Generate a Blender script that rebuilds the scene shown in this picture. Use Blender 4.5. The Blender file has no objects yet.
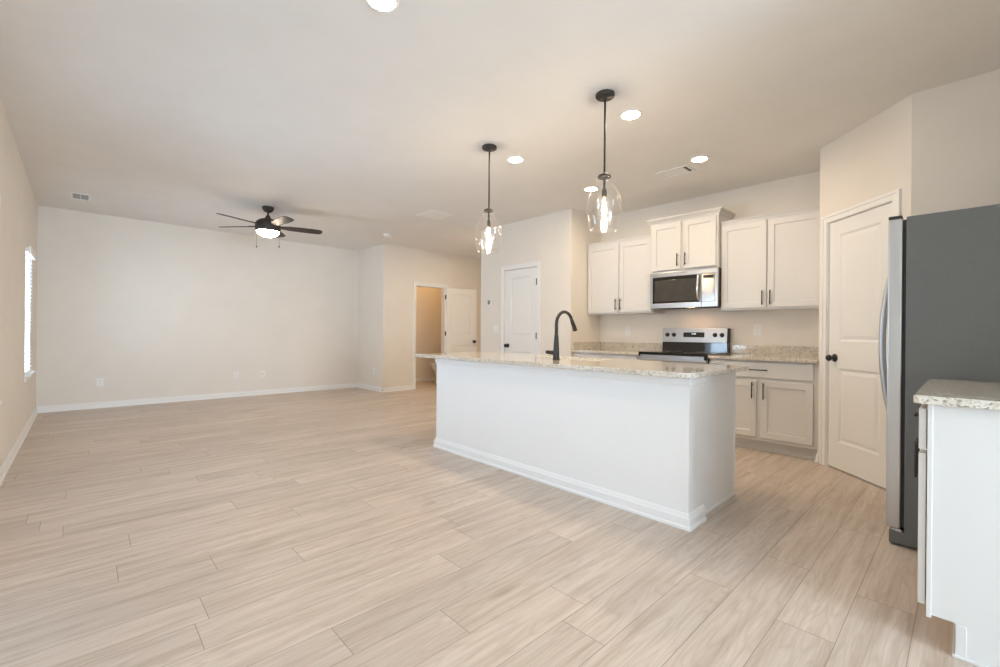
import bpy, bmesh, math, random
from mathutils import Vector, Matrix
random.seed(7)
PI = math.pi
S = bpy.context.scene
COL = S.collection

# ------------------------------------------------------------------ camera, world, light, exposure
H = 1.104
YAW, ROLL, FPX = math.radians(43.383), math.radians(0.494), 443.19
Fw = Vector((math.sin(YAW), math.cos(YAW), 0)); Rt = Vector((math.cos(YAW), -math.sin(YAW), 0)); Up = Vector((0, 0, 1))
R2 = Rt * math.cos(ROLL) + Up * math.sin(ROLL); U2 = Up * math.cos(ROLL) - Rt * math.sin(ROLL)
cd = bpy.data.cameras.new('camera'); cam = bpy.data.objects.new('camera', cd); COL.objects.link(cam)
cd.sensor_fit = 'HORIZONTAL'; cd.sensor_width = 36; cd.lens = FPX * 36 / 1000; cd.clip_start = 0.02
M = Matrix(((R2.x, U2.x, -Fw.x, 0), (R2.y, U2.y, -Fw.y, 0), (R2.z, U2.z, -Fw.z, H), (0, 0, 0, 1)))
cam.matrix_world = M
S.camera = cam

S.view_settings.view_transform = 'Standard'; S.view_settings.look = 'None'
S.view_settings.gamma = 1; S.view_settings.use_curve_mapping = False
S.view_settings.exposure = 0.0
S.cycles.use_denoising = True
S.cycles.max_bounces = 14; S.cycles.diffuse_bounces = 8; S.cycles.glossy_bounces = 5
S.cycles.transparent_max_bounces = 16; S.cycles.transmission_bounces = 8
S.cycles.sample_clamp_indirect = 6.0
S.cycles.caustics_reflective = False; S.cycles.caustics_refractive = False

w = bpy.data.worlds.new('world'); S.world = w; w.use_nodes = True
bg = w.node_tree.nodes['Background']; bg.inputs[0].default_value = (0.86, 0.93, 1.0, 1); bg.inputs[1].default_value = 0.5

def area(name, loc, direction, sx, sy, power, col, spread=180):
    d = bpy.data.lights.new(name, 'AREA'); d.shape = 'RECTANGLE'; d.size = sx; d.size_y = sy
    d.energy = power; d.color = col; d.spread = math.radians(spread)
    o = bpy.data.objects.new(name, d); COL.objects.link(o); o.location = loc
    o.rotation_euler = Vector(direction).to_track_quat('-Z', 'Y').to_euler()
    return o
DAY = (0.60, 0.795, 1.0)
area('daylight_glass_door', (0.95, -5.25, 1.15), (0, 1, 0), 1.8, 2.1, 480, DAY)
area('fill_rear_side', (-0.72, -3.75, 1.3), (1, 0, 0), 1.5, 1.6, 70, DAY)  # added fill light for the island end panel, through an added unseen window
area('daylight_side_door', (-0.72, 1.95, 1.15), (1, 0, 0), 1.8, 2.0, 8, DAY)
area('daylight_window', (-0.75, 3.90, 1.28), (1, 0, 0), 0.86, 1.33, 78, DAY)
area('daylight_window', (-0.75, 7.09, 1.28), (1, 0, 0), 0.60, 1.33, 55, DAY)
CAN_E, CAN_C = 248.0, (1.0, 0.785, 0.55)      # emission of the recessed downlights
PEND_W, FAN_W, BATH_W, MICRO_E = 17.0, 0.5, 10.0, 70.0

# ------------------------------------------------------------------ materials
def newmat(name):
    m = bpy.data.materials.new(name); m.use_nodes = True
    nt = m.node_tree
    return m, nt, nt.nodes['Principled BSDF']
def N(nt, typ, **kw):
    n = nt.nodes.new(typ)
    for k, v in kw.items(): setattr(n, k, v)
    return n
def L(nt, a, b): nt.links.new(a, b)
def pos(nt): return N(nt, 'ShaderNodeNewGeometry').outputs['Position']
def math_(nt, op, a, b=None):
    n = N(nt, 'ShaderNodeMath', operation=op)
    for i, v in enumerate((a, b)):
        if v is None: continue
        if isinstance(v, (int, float)): n.inputs[i].default_value = v
        else: L(nt, v, n.inputs[i])
    return n.outputs[0]
def ramp(nt, fac, stops):
    r = N(nt, 'ShaderNodeValToRGB'); e = r.color_ramp.elements
    while len(e) < len(stops): e.new(0.5)
    for el, (p, c) in zip(e, stops): el.position = p; el.color = (*c, 1) if len(c) == 3 else c
    L(nt, fac, r.inputs[0]); return r.outputs[0]
def mixc(nt, fac, a, b, mode='MIX'):
    n = N(nt, 'ShaderNodeMix', data_type='RGBA', blend_type=mode)
    if isinstance(fac, (int, float)): n.inputs[0].default_value = fac
    else: L(nt, fac, n.inputs[0])
    for i, v in ((6, a), (7, b)):
        if isinstance(v, tuple): n.inputs[i].default_value = (*v, 1)
        else: L(nt, v, n.inputs[i])
    return n.outputs[2]
def noise(nt, vec, scale, detail=2.0, rough=0.5):
    n = N(nt, 'ShaderNodeTexNoise'); n.inputs['Scale'].default_value = scale
    n.inputs['Detail'].default_value = detail; n.inputs['Roughness'].default_value = rough
    L(nt, vec, n.inputs['Vector']); return n.outputs['Fac']
def bump(nt, bsdf, h, strength, dist=0.002):
    b = N(nt, 'ShaderNodeBump'); b.inputs['Strength'].default_value = strength; b.inputs['Distance'].default_value = dist
    L(nt, h, b.inputs['Height']); L(nt, b.outputs[0], bsdf.inputs['Normal'])

def paint(name, col, rough=0.6, var=0.015, scale=3.0, tex=0.05):
    m, nt, b = newmat(name)
    p = pos(nt); f = noise(nt, p, scale)
    lo = tuple(max(0, c * (1 - var)) for c in col); hi = tuple(min(1, c * (1 + var)) for c in col)
    L(nt, ramp(nt, f, [(0.3, lo), (0.7, hi)]), b.inputs['Base Color'])
    b.inputs['Roughness'].default_value = rough
    if tex: bump(nt, b, noise(nt, p, 220, 2), tex, 0.001)
    return m
WALL = paint('wall_paint', (0.785, 0.742, 0.682), 0.75)
CEIL = paint('ceiling_paint', (0.79, 0.772, 0.745), 0.9)
TRIM = paint('trim_white', (0.83, 0.83, 0.82), 0.35, 0.006, 2, 0)
CAB = paint('cabinet_white', (0.69, 0.68, 0.665), 0.32, 0.006, 2, 0)
DOORW = paint('door_white', (0.81, 0.81, 0.80), 0.4, 0.006, 2, 0)
ISLW = paint('island_white', (0.86, 0.87, 0.88), 0.4, 0.006, 2, 0)
PLAST = paint('white_plastic', (0.83, 0.82, 0.80), 0.35, 0.005, 5, 0)
CERAM = paint('white_porcelain', (0.86, 0.85, 0.83), 0.08, 0.004, 5, 0)
BLACK = paint('black_metal', (0.018, 0.017, 0.016), 0.38, 0.1, 20, 0)
BRONZE = paint('dark_bronze', (0.030, 0.024, 0.019), 0.55, 0.12, 20, 0)
RUBBER = paint('dark_rubber', (0.03, 0.03, 0.03), 0.7, 0.1, 20, 0)
GREYP = paint('grey_display', (0.22, 0.22, 0.21), 0.3, 0.05, 20, 0)
DARK = paint('vent_dark', (0.10, 0.095, 0.09), 0.7, 0.1, 20, 0)
SHADOWY = paint('cabinet_inside', (0.55, 0.52, 0.47), 0.6, 0.02, 5, 0)

def metal(name, col, rough, axis, streak=0.08):
    m, nt, b = newmat(name)
    mp = N(nt, 'ShaderNodeMapping'); L(nt, pos(nt), mp.inputs[0])
    mp.inputs['Scale'].default_value = {'x': (3, 400, 400), 'y': (400, 3, 400), 'z': (400, 400, 3)}[axis]
    f = noise(nt, mp.outputs[0], 1.0, 3)
    L(nt, ramp(nt, f, [(0.25, tuple(c * (1 - streak) for c in col)), (0.75, tuple(min(1, c * (1 + streak)) for c in col))]), b.inputs['Base Color'])
    b.inputs['Metallic'].default_value = 1.0; b.inputs['Roughness'].default_value = rough
    return m
STEEL = metal('brushed_steel', (0.45, 0.43, 0.41), 0.30, 'y')
STEELV = metal('brushed_steel_door', (0.56, 0.56, 0.56), 0.30, 'z')
CHROME = metal('chrome', (0.75, 0.74, 0.73), 0.12, 'z', 0.02)
SINKM = metal('sink_steel', (0.28, 0.275, 0.27), 0.38, 'x')
FRIDGE = None
def fridge_side():
    m, nt, b = newmat('fridge_grey_side')
    p = pos(nt)
    L(nt, ramp(nt, noise(nt, p, 300, 2), [(0.3, (0.135, 0.143, 0.142)), (0.7, (0.165, 0.173, 0.171))]), b.inputs['Base Color'])
    b.inputs['Roughness'].default_value = 0.36; b.inputs['Metallic'].default_value = 0.25
    bump(nt, b, noise(nt, p, 420, 2), 0.12, 0.001)
    return m
FRIDGE = fridge_side()
def glossblack(name, rough, col=(0.008, 0.008, 0.009)):
    m, nt, b = newmat(name)
    L(nt, ramp(nt, noise(nt, pos(nt), 15), [(0.3, col), (0.7, tuple(c * 1.2 for c in col))]), b.inputs['Base Color'])
    b.inputs['Roughness'].default_value = rough; b.inputs['Coat Weight'].default_value = 0.5
    b.inputs['Coat Roughness'].default_value = 0.02
    return m
GLASSBLK = glossblack('black_glass', 0.05)
OVENGLS = glossblack('microwave_glass', 0.03, (0.05, 0.048, 0.043))
def emit(name, col, s):
    m, nt, b = newmat(name)
    b.inputs['Base Color'].default_value = (0.9, 0.9, 0.9, 1)
    b.inputs['Emission Color'].default_value = (*col, 1); b.inputs['Emission Strength'].default_value = s
    return m
CANLENS = emit('downlight_lens', CAN_C, CAN_E)
HALLLENS = emit('hall_downlight_lens', CAN_C, CAN_E * 1.9)
FANLENS = emit('fan_globe', (1.0, 0.83, 0.62), 64.0)
BULB = emit('bulb_glow', (1.0, 0.80, 0.55), 200.0)
MICLENS = emit('cooktop_lamp', (1.0, 0.62, 0.36), MICRO_E)
DIGIT = emit('clock_digits', (0.75, 0.9, 1.0), 1.5)
def thin_glass(name, tint=(1, 1, 1), base=0.04, edge=0.45, rough=0.02):
    m, nt, b = newmat(name); nt.nodes.remove(b)  # clear pane: mostly see-through, mirror-like at grazing angles
    out = nt.nodes['Material Output']
    t = N(nt, 'ShaderNodeBsdfTransparent'); t.inputs[0].default_value = (*tint, 1)
    g = N(nt, 'ShaderNodeBsdfGlossy'); g.inputs['Roughness'].default_value = rough; g.inputs[0].default_value = (1, 1, 1, 1)
    lw = N(nt, 'ShaderNodeLayerWeight'); lw.inputs['Blend'].default_value = 0.35
    f = math_(nt, 'ADD', math_(nt, 'MULTIPLY', math_(nt, 'POWER', lw.outputs['Facing'], 2.5), edge), base)
    x = N(nt, 'ShaderNodeMixShader'); L(nt, f, x.inputs[0]); L(nt, t.outputs[0], x.inputs[1]); L(nt, g.outputs[0], x.inputs[2])
    L(nt, x.outputs[0], out.inputs[0])
    return m
GLASS = thin_glass('window_glass')
PGLASS = thin_glass('pendant_glass', (0.985, 0.975, 0.96), 0.07, 0.75, 0.13)

def blind_mat():
    m, nt, b = newmat('blind_slats')
    L(nt, ramp(nt, noise(nt, pos(nt), 8), [(0.3, (0.84, 0.85, 0.85)), (0.7, (0.88, 0.88, 0.88))]), b.inputs['Base Color'])
    b.inputs['Roughness'].default_value = 0.5
    t = N(nt, 'ShaderNodeBsdfTranslucent'); t.inputs[0].default_value = (0.9, 0.93, 0.95, 1)
    x = N(nt, 'ShaderNodeMixShader'); x.inputs[0].default_value = 0.35
    L(nt, b.outputs[0], x.inputs[1]); L(nt, t.outputs[0], x.inputs[2]); L(nt, x.outputs[0], nt.nodes['Material Output'].inputs[0])
    return m
BLIND = blind_mat()

def granite():
    m, nt, b = newmat('granite')
    p = pos(nt)
    c = ramp(nt, noise(nt, p, 14, 5, 0.65), [(0.28, (0.44, 0.38, 0.31)), (0.47, (0.60, 0.56, 0.50)), (0.7, (0.70, 0.68, 0.64))])
    v = N(nt, 'ShaderNodeTexVoronoi'); v.inputs['Scale'].default_value = 140; L(nt, p, v.inputs['Vector'])
    sp = N(nt, 'ShaderNodeSeparateColor'); L(nt, v.outputs['Color'], sp.inputs[0])
    c = mixc(nt, 0.42, c, ramp(nt, sp.outputs[0], [(0.1, (0.38, 0.33, 0.26)), (0.35, (0.60, 0.54, 0.45)), (0.65, (0.80, 0.78, 0.73))]))
    patches = noise(nt, p, 26, 3, 0.6)
    speck = math_(nt, 'MULTIPLY', math_(nt, 'GREATER_THAN', sp.outputs[1], 0.80), math_(nt, 'GREATER_THAN', patches, 0.50))
    c = mixc(nt, math_(nt, 'MULTIPLY', speck, 0.72), c, (0.20, 0.18, 0.165))
    v2 = N(nt, 'ShaderNodeTexVoronoi'); v2.inputs['Scale'].default_value = 62; L(nt, p, v2.inputs['Vector'])
    sp2 = N(nt, 'ShaderNodeSeparateColor'); L(nt, v2.outputs['Color'], sp2.inputs[0])
    big = math_(nt, 'MULTIPLY', math_(nt, 'GREATER_THAN', sp2.outputs[2], 0.93), math_(nt, 'LESS_THAN', v2.outputs['Distance'], 0.33))
    c = mixc(nt, math_(nt, 'MULTIPLY', big, 0.7), c, (0.24, 0.22, 0.21))
    c = mixc(nt, 1.0, c, (0.985, 0.965, 0.925), 'MULTIPLY')
    L(nt, c, b.inputs['Base Color']); b.inputs['Roughness'].default_value = 0.09
    b.inputs['Coat Weight'].default_value = 0.25; b.inputs['Coat Roughness'].default_value = 0.03
    return m
GRANITE = granite()

def wood_floor():
    m, nt, b = newmat('oak_planks')
    xyz = N(nt, 'ShaderNodeSeparateXYZ'); L(nt, pos(nt), xyz.inputs[0])
    X, Y = xyz.outputs[0], xyz.outputs[1]
    v = math_(nt, 'DIVIDE', math_(nt, 'SUBTRACT', Y, 0.138 - 0.186 * 40), 0.186)
    row = math_(nt, 'FLOOR', v); fv = math_(nt, 'FRACT', v)
    wn = N(nt, 'ShaderNodeTexWhiteNoise', noise_dimensions='1D'); L(nt, row, wn.inputs['W'])
    u = math_(nt, 'ADD', math_(nt, 'DIVIDE', X, 1.22), math_(nt, 'ADD', math_(nt, 'MULTIPLY', wn.outputs['Value'], 7.0), 20.0))
    colm = math_(nt, 'FLOOR', u); fu = math_(nt, 'FRACT', u)
    cmb = N(nt, 'ShaderNodeCombineXYZ'); L(nt, row, cmb.inputs[0]); L(nt, colm, cmb.inputs[1])
    idn = N(nt, 'ShaderNodeTexWhiteNoise', noise_dimensions='2D'); L(nt, cmb.outputs[0], idn.inputs['Vector'])
    idv = idn.outputs['Value']
    gv = N(nt, 'ShaderNodeCombineXYZ')
    L(nt, math_(nt, 'MULTIPLY', X, 1.5), gv.inputs[0]); L(nt, math_(nt, 'MULTIPLY', Y, 22.0), gv.inputs[1]); L(nt, math_(nt, 'MULTIPLY', idv, 50.0), gv.inputs[2])
    g1 = noise(nt, gv.outputs[0], 1.0, 6, 0.62)
    gv2 = N(nt, 'ShaderNodeCombineXYZ')
    L(nt, math_(nt, 'MULTIPLY', X, 3.5), gv2.inputs[0]); L(nt, math_(nt, 'MULTIPLY', Y, 110.0), gv2.inputs[1]); L(nt, math_(nt, 'MULTIPLY', idv, 90.0), gv2.inputs[2])
    g2 = noise(nt, gv2.outputs[0], 1.0, 4, 0.65)
    gv3 = N(nt, 'ShaderNodeCombineXYZ')
    L(nt, math_(nt, 'MULTIPLY', X, 0.9), gv3.inputs[0]); L(nt, math_(nt, 'MULTIPLY', Y, 8.0), gv3.inputs[1]); L(nt, math_(nt, 'MULTIPLY', idv, 30.0), gv3.inputs[2])
    big = noise(nt, gv3.outputs[0], 1.0, 2, 0.45)
    rings = math_(nt, 'ABSOLUTE', math_(nt, 'SUBTRACT', math_(nt, 'FRACT', math_(nt, 'MULTIPLY', big, 17.0)), 0.5))
    rmask = math_(nt, 'GREATER_THAN', idn.outputs['Color'], 0.0)
    c = ramp(nt, g1, [(0.25, (0.41, 0.325, 0.255)), (0.50, (0.57, 0.488, 0.422)), (0.74, (0.675, 0.595, 0.53))])
    c = mixc(nt, 0.16, c, ramp(nt, g2, [(0.34, (0.36, 0.27, 0.20)), (0.58, (0.68, 0.60, 0.53))]))
    c = mixc(nt, math_(nt, 'MULTIPLY', ramp(nt, rings, [(0.0, (1, 1, 1)), (0.25, (0, 0, 0))]), 0.22), c, (0.34, 0.255, 0.185))
    kn = N(nt, 'ShaderNodeTexVoronoi'); kn.inputs['Scale'].default_value = 1.0
    gk = N(nt, 'ShaderNodeCombineXYZ')
    L(nt, math_(nt, 'MULTIPLY', X, 1.3), gk.inputs[0]); L(nt, math_(nt, 'MULTIPLY', Y, 5.0), gk.inputs[1]); L(nt, math_(nt, 'MULTIPLY', idv, 20.0), gk.inputs[2])
    L(nt, gk.outputs[0], kn.inputs['Vector'])
    c = mixc(nt, math_(nt, 'MULTIPLY', ramp(nt, kn.outputs['Distance'], [(0.0, (1, 1, 1)), (0.16, (0, 0, 0))]), 0.6), c, (0.26, 0.18, 0.12))
    c = mixc(nt, 1.0, c, ramp(nt, idv, [(0.0, (0.93, 0.925, 0.92)), (1.0, (1.05, 1.04, 1.03))]), 'MULTIPLY')
    sv = math_(nt, 'LESS_THAN', math_(nt, 'MINIMUM', fv, math_(nt, 'SUBTRACT', 1.0, fv)), 0.0075)
    su = math_(nt, 'LESS_THAN', math_(nt, 'MINIMUM', fu, math_(nt, 'SUBTRACT', 1.0, fu)), 0.0013)
    seam = math_(nt, 'MAXIMUM', sv, su)
    c = mixc(nt, math_(nt, 'MULTIPLY', seam, 0.62), c, (0.16, 0.115, 0.08))
    L(nt, c, b.inputs['Base Color'])
    L(nt, ramp(nt, g1, [(0.3, (0.46,) * 3), (0.7, (0.38,) * 3)]), b.inputs['Roughness'])
    bump(nt, b, math_(nt, 'SUBTRACT', math_(nt, 'MULTIPLY', g2, 0.3), seam), 0.15, 0.001)
    return m
FLOOR = wood_floor()

# ------------------------------------------------------------------ mesh builder
class MB:
    def __init__(s): s.bm = bmesh.new()
    def poly(s, pts): return s.bm.faces.new([s.bm.verts.new(p) for p in pts])
    def box(s, a, b, bev=0.0, seg=2):
        lo = [min(x, y) for x, y in zip(a, b)]; hi = [max(x, y) for x, y in zip(a, b)]
        t = bmesh.new(); r = bmesh.ops.create_cube(t, size=1.0)
        for v in r['verts']: v.co = Vector([lo[i] + (v.co[i] + 0.5) * (hi[i] - lo[i]) for i in range(3)])
        if bev > 0:
            bmesh.ops.bevel(t, geom=list(t.edges), offset=min(bev, 0.45 * min(hi[i] - lo[i] for i in range(3))), segments=seg, profile=0.5, affect='EDGES')
        s.add(t); return s
    def add(s, t, mat=None):
        if mat is not None: bmesh.ops.transform(t, matrix=mat, verts=t.verts)
        me = bpy.data.meshes.new('tmp'); t.to_mesh(me); t.free(); s.bm.from_mesh(me); bpy.data.meshes.remove(me); return s
    def prism(s, pts, d, bev=0):        # closed polygon of 3-D points swept along vector d
        t = bmesh.new(); d = Vector(d)
        f = t.faces.new([t.verts.new(p) for p in pts])
        r = bmesh.ops.extrude_face_region(t, geom=[f])
        bmesh.ops.translate(t, vec=d, verts=[g for g in r['geom'] if isinstance(g, bmesh.types.BMVert)])
        bmesh.ops.recalc_face_normals(t, faces=t.faces)
        if bev: bmesh.ops.bevel(t, geom=list(t.edges), offset=bev, segments=2, profile=0.5, affect='EDGES')
        s.add(t); return s
    def lathe(s, prof, c=(0, 0, 0), n=32, axis=(0, 0, 1), caps=True):   # prof: (radius, height)
        t = bmesh.new(); rings = []
        for r, z in prof:
            if r < 1e-6: rings.append([t.verts.new((0, 0, z))])
            else: rings.append([t.verts.new((r * math.cos(2 * PI * k / n), r * math.sin(2 * PI * k / n), z)) for k in range(n)])
        for A, B in zip(rings, rings[1:]):
            for k in range(n):
                a, b2 = A[k % len(A)], A[(k + 1) % len(A)]; c2, d = B[(k + 1) % len(B)], B[k % len(B)]
                q = []
                for v in (a, b2, c2, d):
                    if v not in q: q.append(v)
                if len(q) > 2: t.faces.new(q)
        if caps:
            for Rg in (rings[0], rings[-1]):
                if len(Rg) > 2: t.faces.new(Rg)
        for f in t.faces: f.smooth = True
        bmesh.ops.recalc_face_normals(t, faces=t.faces)
        s.add(t, Matrix.Translation(Vector(c)) @ Vector(axis).normalized().to_track_quat('Z', 'Y').to_matrix().to_4x4()); return s
    def tube(s, pts, r, n=16, caps=True):
        pts = [Vector(p) for p in pts]; rs = r if isinstance(r, (list, tuple)) else [r] * len(pts)
        t = bmesh.new(); rings = []; ref = None
        for i, p in enumerate(pts):
            d = (pts[min(i + 1, len(pts) - 1)] - pts[max(i - 1, 0)]).normalized()
            if ref is None: ref = d.orthogonal().normalized()
            ref = (ref - d * ref.dot(d)).normalized(); q = d.cross(ref)
            rings.append([t.verts.new(p + (ref * math.cos(2 * PI * k / n) + q * math.sin(2 * PI * k / n)) * rs[i]) for k in range(n)])
        for A, B in zip(rings, rings[1:]):
            for k in range(n): t.faces.new((A[k], A[(k + 1) % n], B[(k + 1) % n], B[k]))
        if caps: t.faces.new(rings[0]); t.faces.new(rings[-1])
        for f in t.faces: f.smooth = True
        bmesh.ops.recalc_face_normals(t, faces=t.faces)
        s.add(t); return s
    def panel(s, O, U, Nn, wd, ht, th, panels, prof, bev=0.003):
        # a slab whose back lower corner is O, width along U, outward along Nn, with sunk panels on its outer face
        O, U, Nn, Z = Vector(O), Vector(U).normalized(), Vector(Nn).normalized(), Vector((0, 0, 1))
        P = lambda u, z, d: O + U * u + Z * z + Nn * d
        t = bmesh.new()
        def q(*pts): t.faces.new([t.verts.new(p) for p in pts])
        e = bev
        u0, u1 = (panels[0][0], panels[0][2]) if panels else (wd / 2, wd / 2)
        q(P(0, 0, 0), P(wd, 0, 0), P(wd, ht, 0), P(0, ht, 0))
        o = [(0, 0), (wd, 0), (wd, ht), (0, ht)]; i = [(e, e), (wd - e, e), (wd - e, ht - e), (e, ht - e)]
        for k in range(4):
            a, b2 = o[k], o[(k + 1) % 4]; c2, d2 = i[(k + 1) % 4], i[k]
            q(P(*a, 0), P(*b2, 0), P(*b2, th - e), P(*a, th - e)); q(P(*a, th - e), P(*b2, th - e), P(*c2, th), P(*d2, th))
        rect = lambda a, b2, c2, d2: q(P(a, b2, th), P(c2, b2, th), P(c2, d2, th), P(a, d2, th))
        if not panels: rect(e, e, wd - e, ht - e)
        else:
            rect(e, e, u0, ht - e); rect(u1, e, wd - e, ht - e)
            zs = [e]
            for p in panels: zs += [p[1], p[3]]
            zs.append(ht - e)
            for a, b2 in zip(zs[0::2], zs[1::2]): rect(u0, a, u1, b2)
            for p in panels:
                last = (0.0, 0.0)
                for ins, dep in prof:
                    A = [(p[0] + last[0], p[1] + last[0]), (p[2] - last[0], p[1] + last[0]), (p[2] - last[0], p[3] - last[0]), (p[0] + last[0], p[3] - last[0])]
                    B = [(p[0] + ins, p[1] + ins), (p[2] - ins, p[1] + ins), (p[2] - ins, p[3] - ins), (p[0] + ins, p[3] - ins)]
                    for k in range(4):
                        q(P(*A[k], th - last[1]), P(*A[(k + 1) % 4], th - last[1]), P(*B[(k + 1) % 4], th - dep), P(*B[k], th - dep))
                    last = (ins, dep)
                q(*[P(x, z, th - last[1]) for x, z in B])
        bmesh.ops.remove_doubles(t, verts=t.verts, dist=1e-5)
        bmesh.ops.recalc_face_normals(t, faces=t.faces)
        s.add(t); return s
    def build(s, name, mat, parent=None, label=None, base=None):
        bm = s.bm
        off = Vector((0, 0, 0))
        if parent is not None:
            q = parent
            while q: off += q.location; q = q.parent
        else:
            if base is None:
                xs = [v.co for v in bm.verts]
                base = ((min(c.x for c in xs) + max(c.x for c in xs)) / 2, (min(c.y for c in xs) + max(c.y for c in xs)) / 2, min(c.z for c in xs))
            off = Vector(base)
        bmesh.ops.translate(bm, vec=-off, verts=bm.verts)
        me = bpy.data.meshes.new(name); bm.to_mesh(me); bm.free()
        me.materials.append(mat)
        o = bpy.data.objects.new(name, me); COL.objects.link(o)
        if parent is not None: o.parent = parent
        else: o.location = off
        if label: o['label'] = label
        return o
def thing(name, label, cat, loc=(0, 0, 0), group=None):
    o = bpy.data.objects.new(name, None); COL.objects.link(o); o.empty_display_size = 0.1
    o.location = loc; tag(o, label, cat, group); return o
def tag(o, label, cat, group=None, kind=None):
    if label: o['label'] = label
    if cat: o['category'] = cat
    if group: o['group'] = group
    if kind: o['kind'] = kind
    return o
def struct(o, label=None, cat=None):
    o['kind'] = 'structure'
    if label: o['label'] = label
    if cat: o['category'] = cat
    return o
def dup(root, loc, rotz=None, label=None, group=None):
    r = root.copy(); COL.objects.link(r); r.location = loc
    if rotz is not None: r.rotation_euler = (0, 0, rotz)
    if label: r['label'] = label
    if group: r['group'] = group
    for ch in list(root.children):
        c = ch.copy(); COL.objects.link(c); c.parent = r
        for g in ch.children:
            d = g.copy(); COL.objects.link(d); d.parent = c
    return r
def lamp(name, loc, power, col, radius, parent):
    d = bpy.data.lights.new(name, 'POINT'); d.energy = power; d.color = col; d.shadow_soft_size = radius
    o = bpy.data.objects.new(name, d); COL.objects.link(o); o.location = loc; o.parent = parent; return o

# ------------------------------------------------------------------ room shell
C = 2.743
XL, YB, XN, YT, XC, YR, XK = -0.427, 8.45, 4.045, 7.42, 4.64, 3.57, 5.31
T = 0.12
struct(MB().box((-0.7, -5.25, -0.1), (7.1, 8.75, 0)).build('floor', FLOOR), 'pale oak plank floor running through the whole room')
struct(MB().box((-0.7, -5.25, C), (7.1, 8.75, C + 0.1)).build('ceiling', CEIL), 'smooth off-white ceiling above kitchen and living area')

def wall_y(b, x0, x1, a, c, holes):      # wall slab thick in X, running in Y from a to c, holes (y0,y1,z0,z1)
    y = a
    for h0, h1, z0, z1 in sorted(holes):
        b.box((x0, y, 0), (x1, h0, C))
        if z0 > 0: b.box((x0, h0, 0), (x1, h1, z0))
        b.box((x0, h0, z1), (x1, h1, C)); y = h1
    b.box((x0, y, 0), (x1, c, C)); return b
def wall_x(b, y0, y1, a, c, holes):
    x = a
    for h0, h1, z0, z1 in sorted(holes):
        b.box((x, y0, 0), (h0, y1, C))
        if z0 > 0: b.box((h0, y0, 0), (h1, y1, z0))
        b.box((h0, y0, z1), (h1, y1, C)); x = h1
    b.box((x, y0, 0), (c, y1, C)); return b
WZ0, WZ1 = 0.61, 1.975
W1 = (6.78, 7.40); W2 = (3.45, 4.34); SD = (1.05, 2.85); RD = (0.05, 1.85); W3 = (-4.5, -3.0)
struct(wall_y(MB(), XL - T, XL, -5.0, YB + T, [(*W3, 0.5, 2.1), (*W1, WZ0, WZ1), (*W2, WZ0, WZ1), (*SD, 0.0, 2.1)]).build('wall_left', WALL))
struct(wall_x(MB(), YB, YB + T, XL, XN + T, []).build('wall_back', WALL))
struct(wall_y(MB(), XN, XN + T, YT, YB, []).build('wall_nook', WALL))
BO = (4.745, 5.455)
struct(wall_x(MB(), YT, YT + T, XN + T, 6.9, [(*BO, 0.0, 2.035)]).build('wall_bathroom', WALL))
struct(wall_x(MB(), 8.52, 8.52 + T, XN + T, 6.9, []).build('wall_bathroom_back', WALL))
struct(wall_y(MB(), 6.35, 6.35 + T, YT + T, 8.52, []).build('wall_bathroom_right', WALL))
struct(wall_y(MB(), 6.9, 6.9 + T, 5.24, 8.64, []).build('wall_hall_end', WALL))
CD = (4.155, 4.820)
struct(wall_y(MB(), XC, XC + T, YR, 5.36, [(*CD, 0.0, 2.055)]).build('wall_closet', WALL))
struct(wall_x(MB(), 5.24, 5.36, XC + T, 6.9, []).build('wall_hall', WALL))
struct(wall_x(MB(), YR, YR + T, XC + T, XK + T, []).build('wall_recess', WALL))
struct(wall_y(MB(), XK, XK + T, 0.785, YR, []).build('wall_kitchen', WALL))
# angled pantry wall: s runs from the fridge corner (4.06, .273) to the stub corner (4.69, .903)
PA = Vector((4.06, 0.273, 0)); PD = Vector((1, 1, 0)).normalized(); PN = Vector((-1, 1, 0)).normalized(); PLEN = 0.63 * math.sqrt(2)
P_ = lambda s, n, z: PA + PD * s + PN * n + Vector((0, 0, z))
b = MB()
def pbox(b, s0, s1, n0, n1, z0, z1, bev=0):
    b.prism([P_(s0, n0, z0), P_(s1, n0, z0), P_(s1, n1, z0), P_(s0, n1, z0)], (0, 0, z1 - z0), bev); return b
PO = (0.138, 0.788, 2.068)
pbox(b, 0, PO[0], -T, 0, 0, C); pbox(b, PO[1], PLEN, -T, 0, 0, C); pbox(b, PO[0], PO[1], -T, 0, PO[2], C)
b.box((4.69, 0.783, 0), (XK, 0.903, C)); b.prism([(4.69, 0.783, 0), (4.69, 0.903, 0), (4.76, 0.83, 0)], (0, 0, C))
struct(b.build('wall_pantry', WALL))
struct(MB().box((4.06, -0.64, 0), (4.06 + T, 0.273, C)).build('wall_fridge', WALL))
struct(MB().box((2.19, -0.64, 0), (4.06, -0.52, C)).build('wall_counter', WALL))
struct(MB().box((2.19, -5.0, 0), (2.19 + T, -0.64, C)).build('wall_right', WALL))
struct(wall_x(MB(), -5.0 - T, -5.0, XL - T, 2.19 + T, [(*RD, 0.0, 2.1)]).build('wall_rear', WALL))

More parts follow.
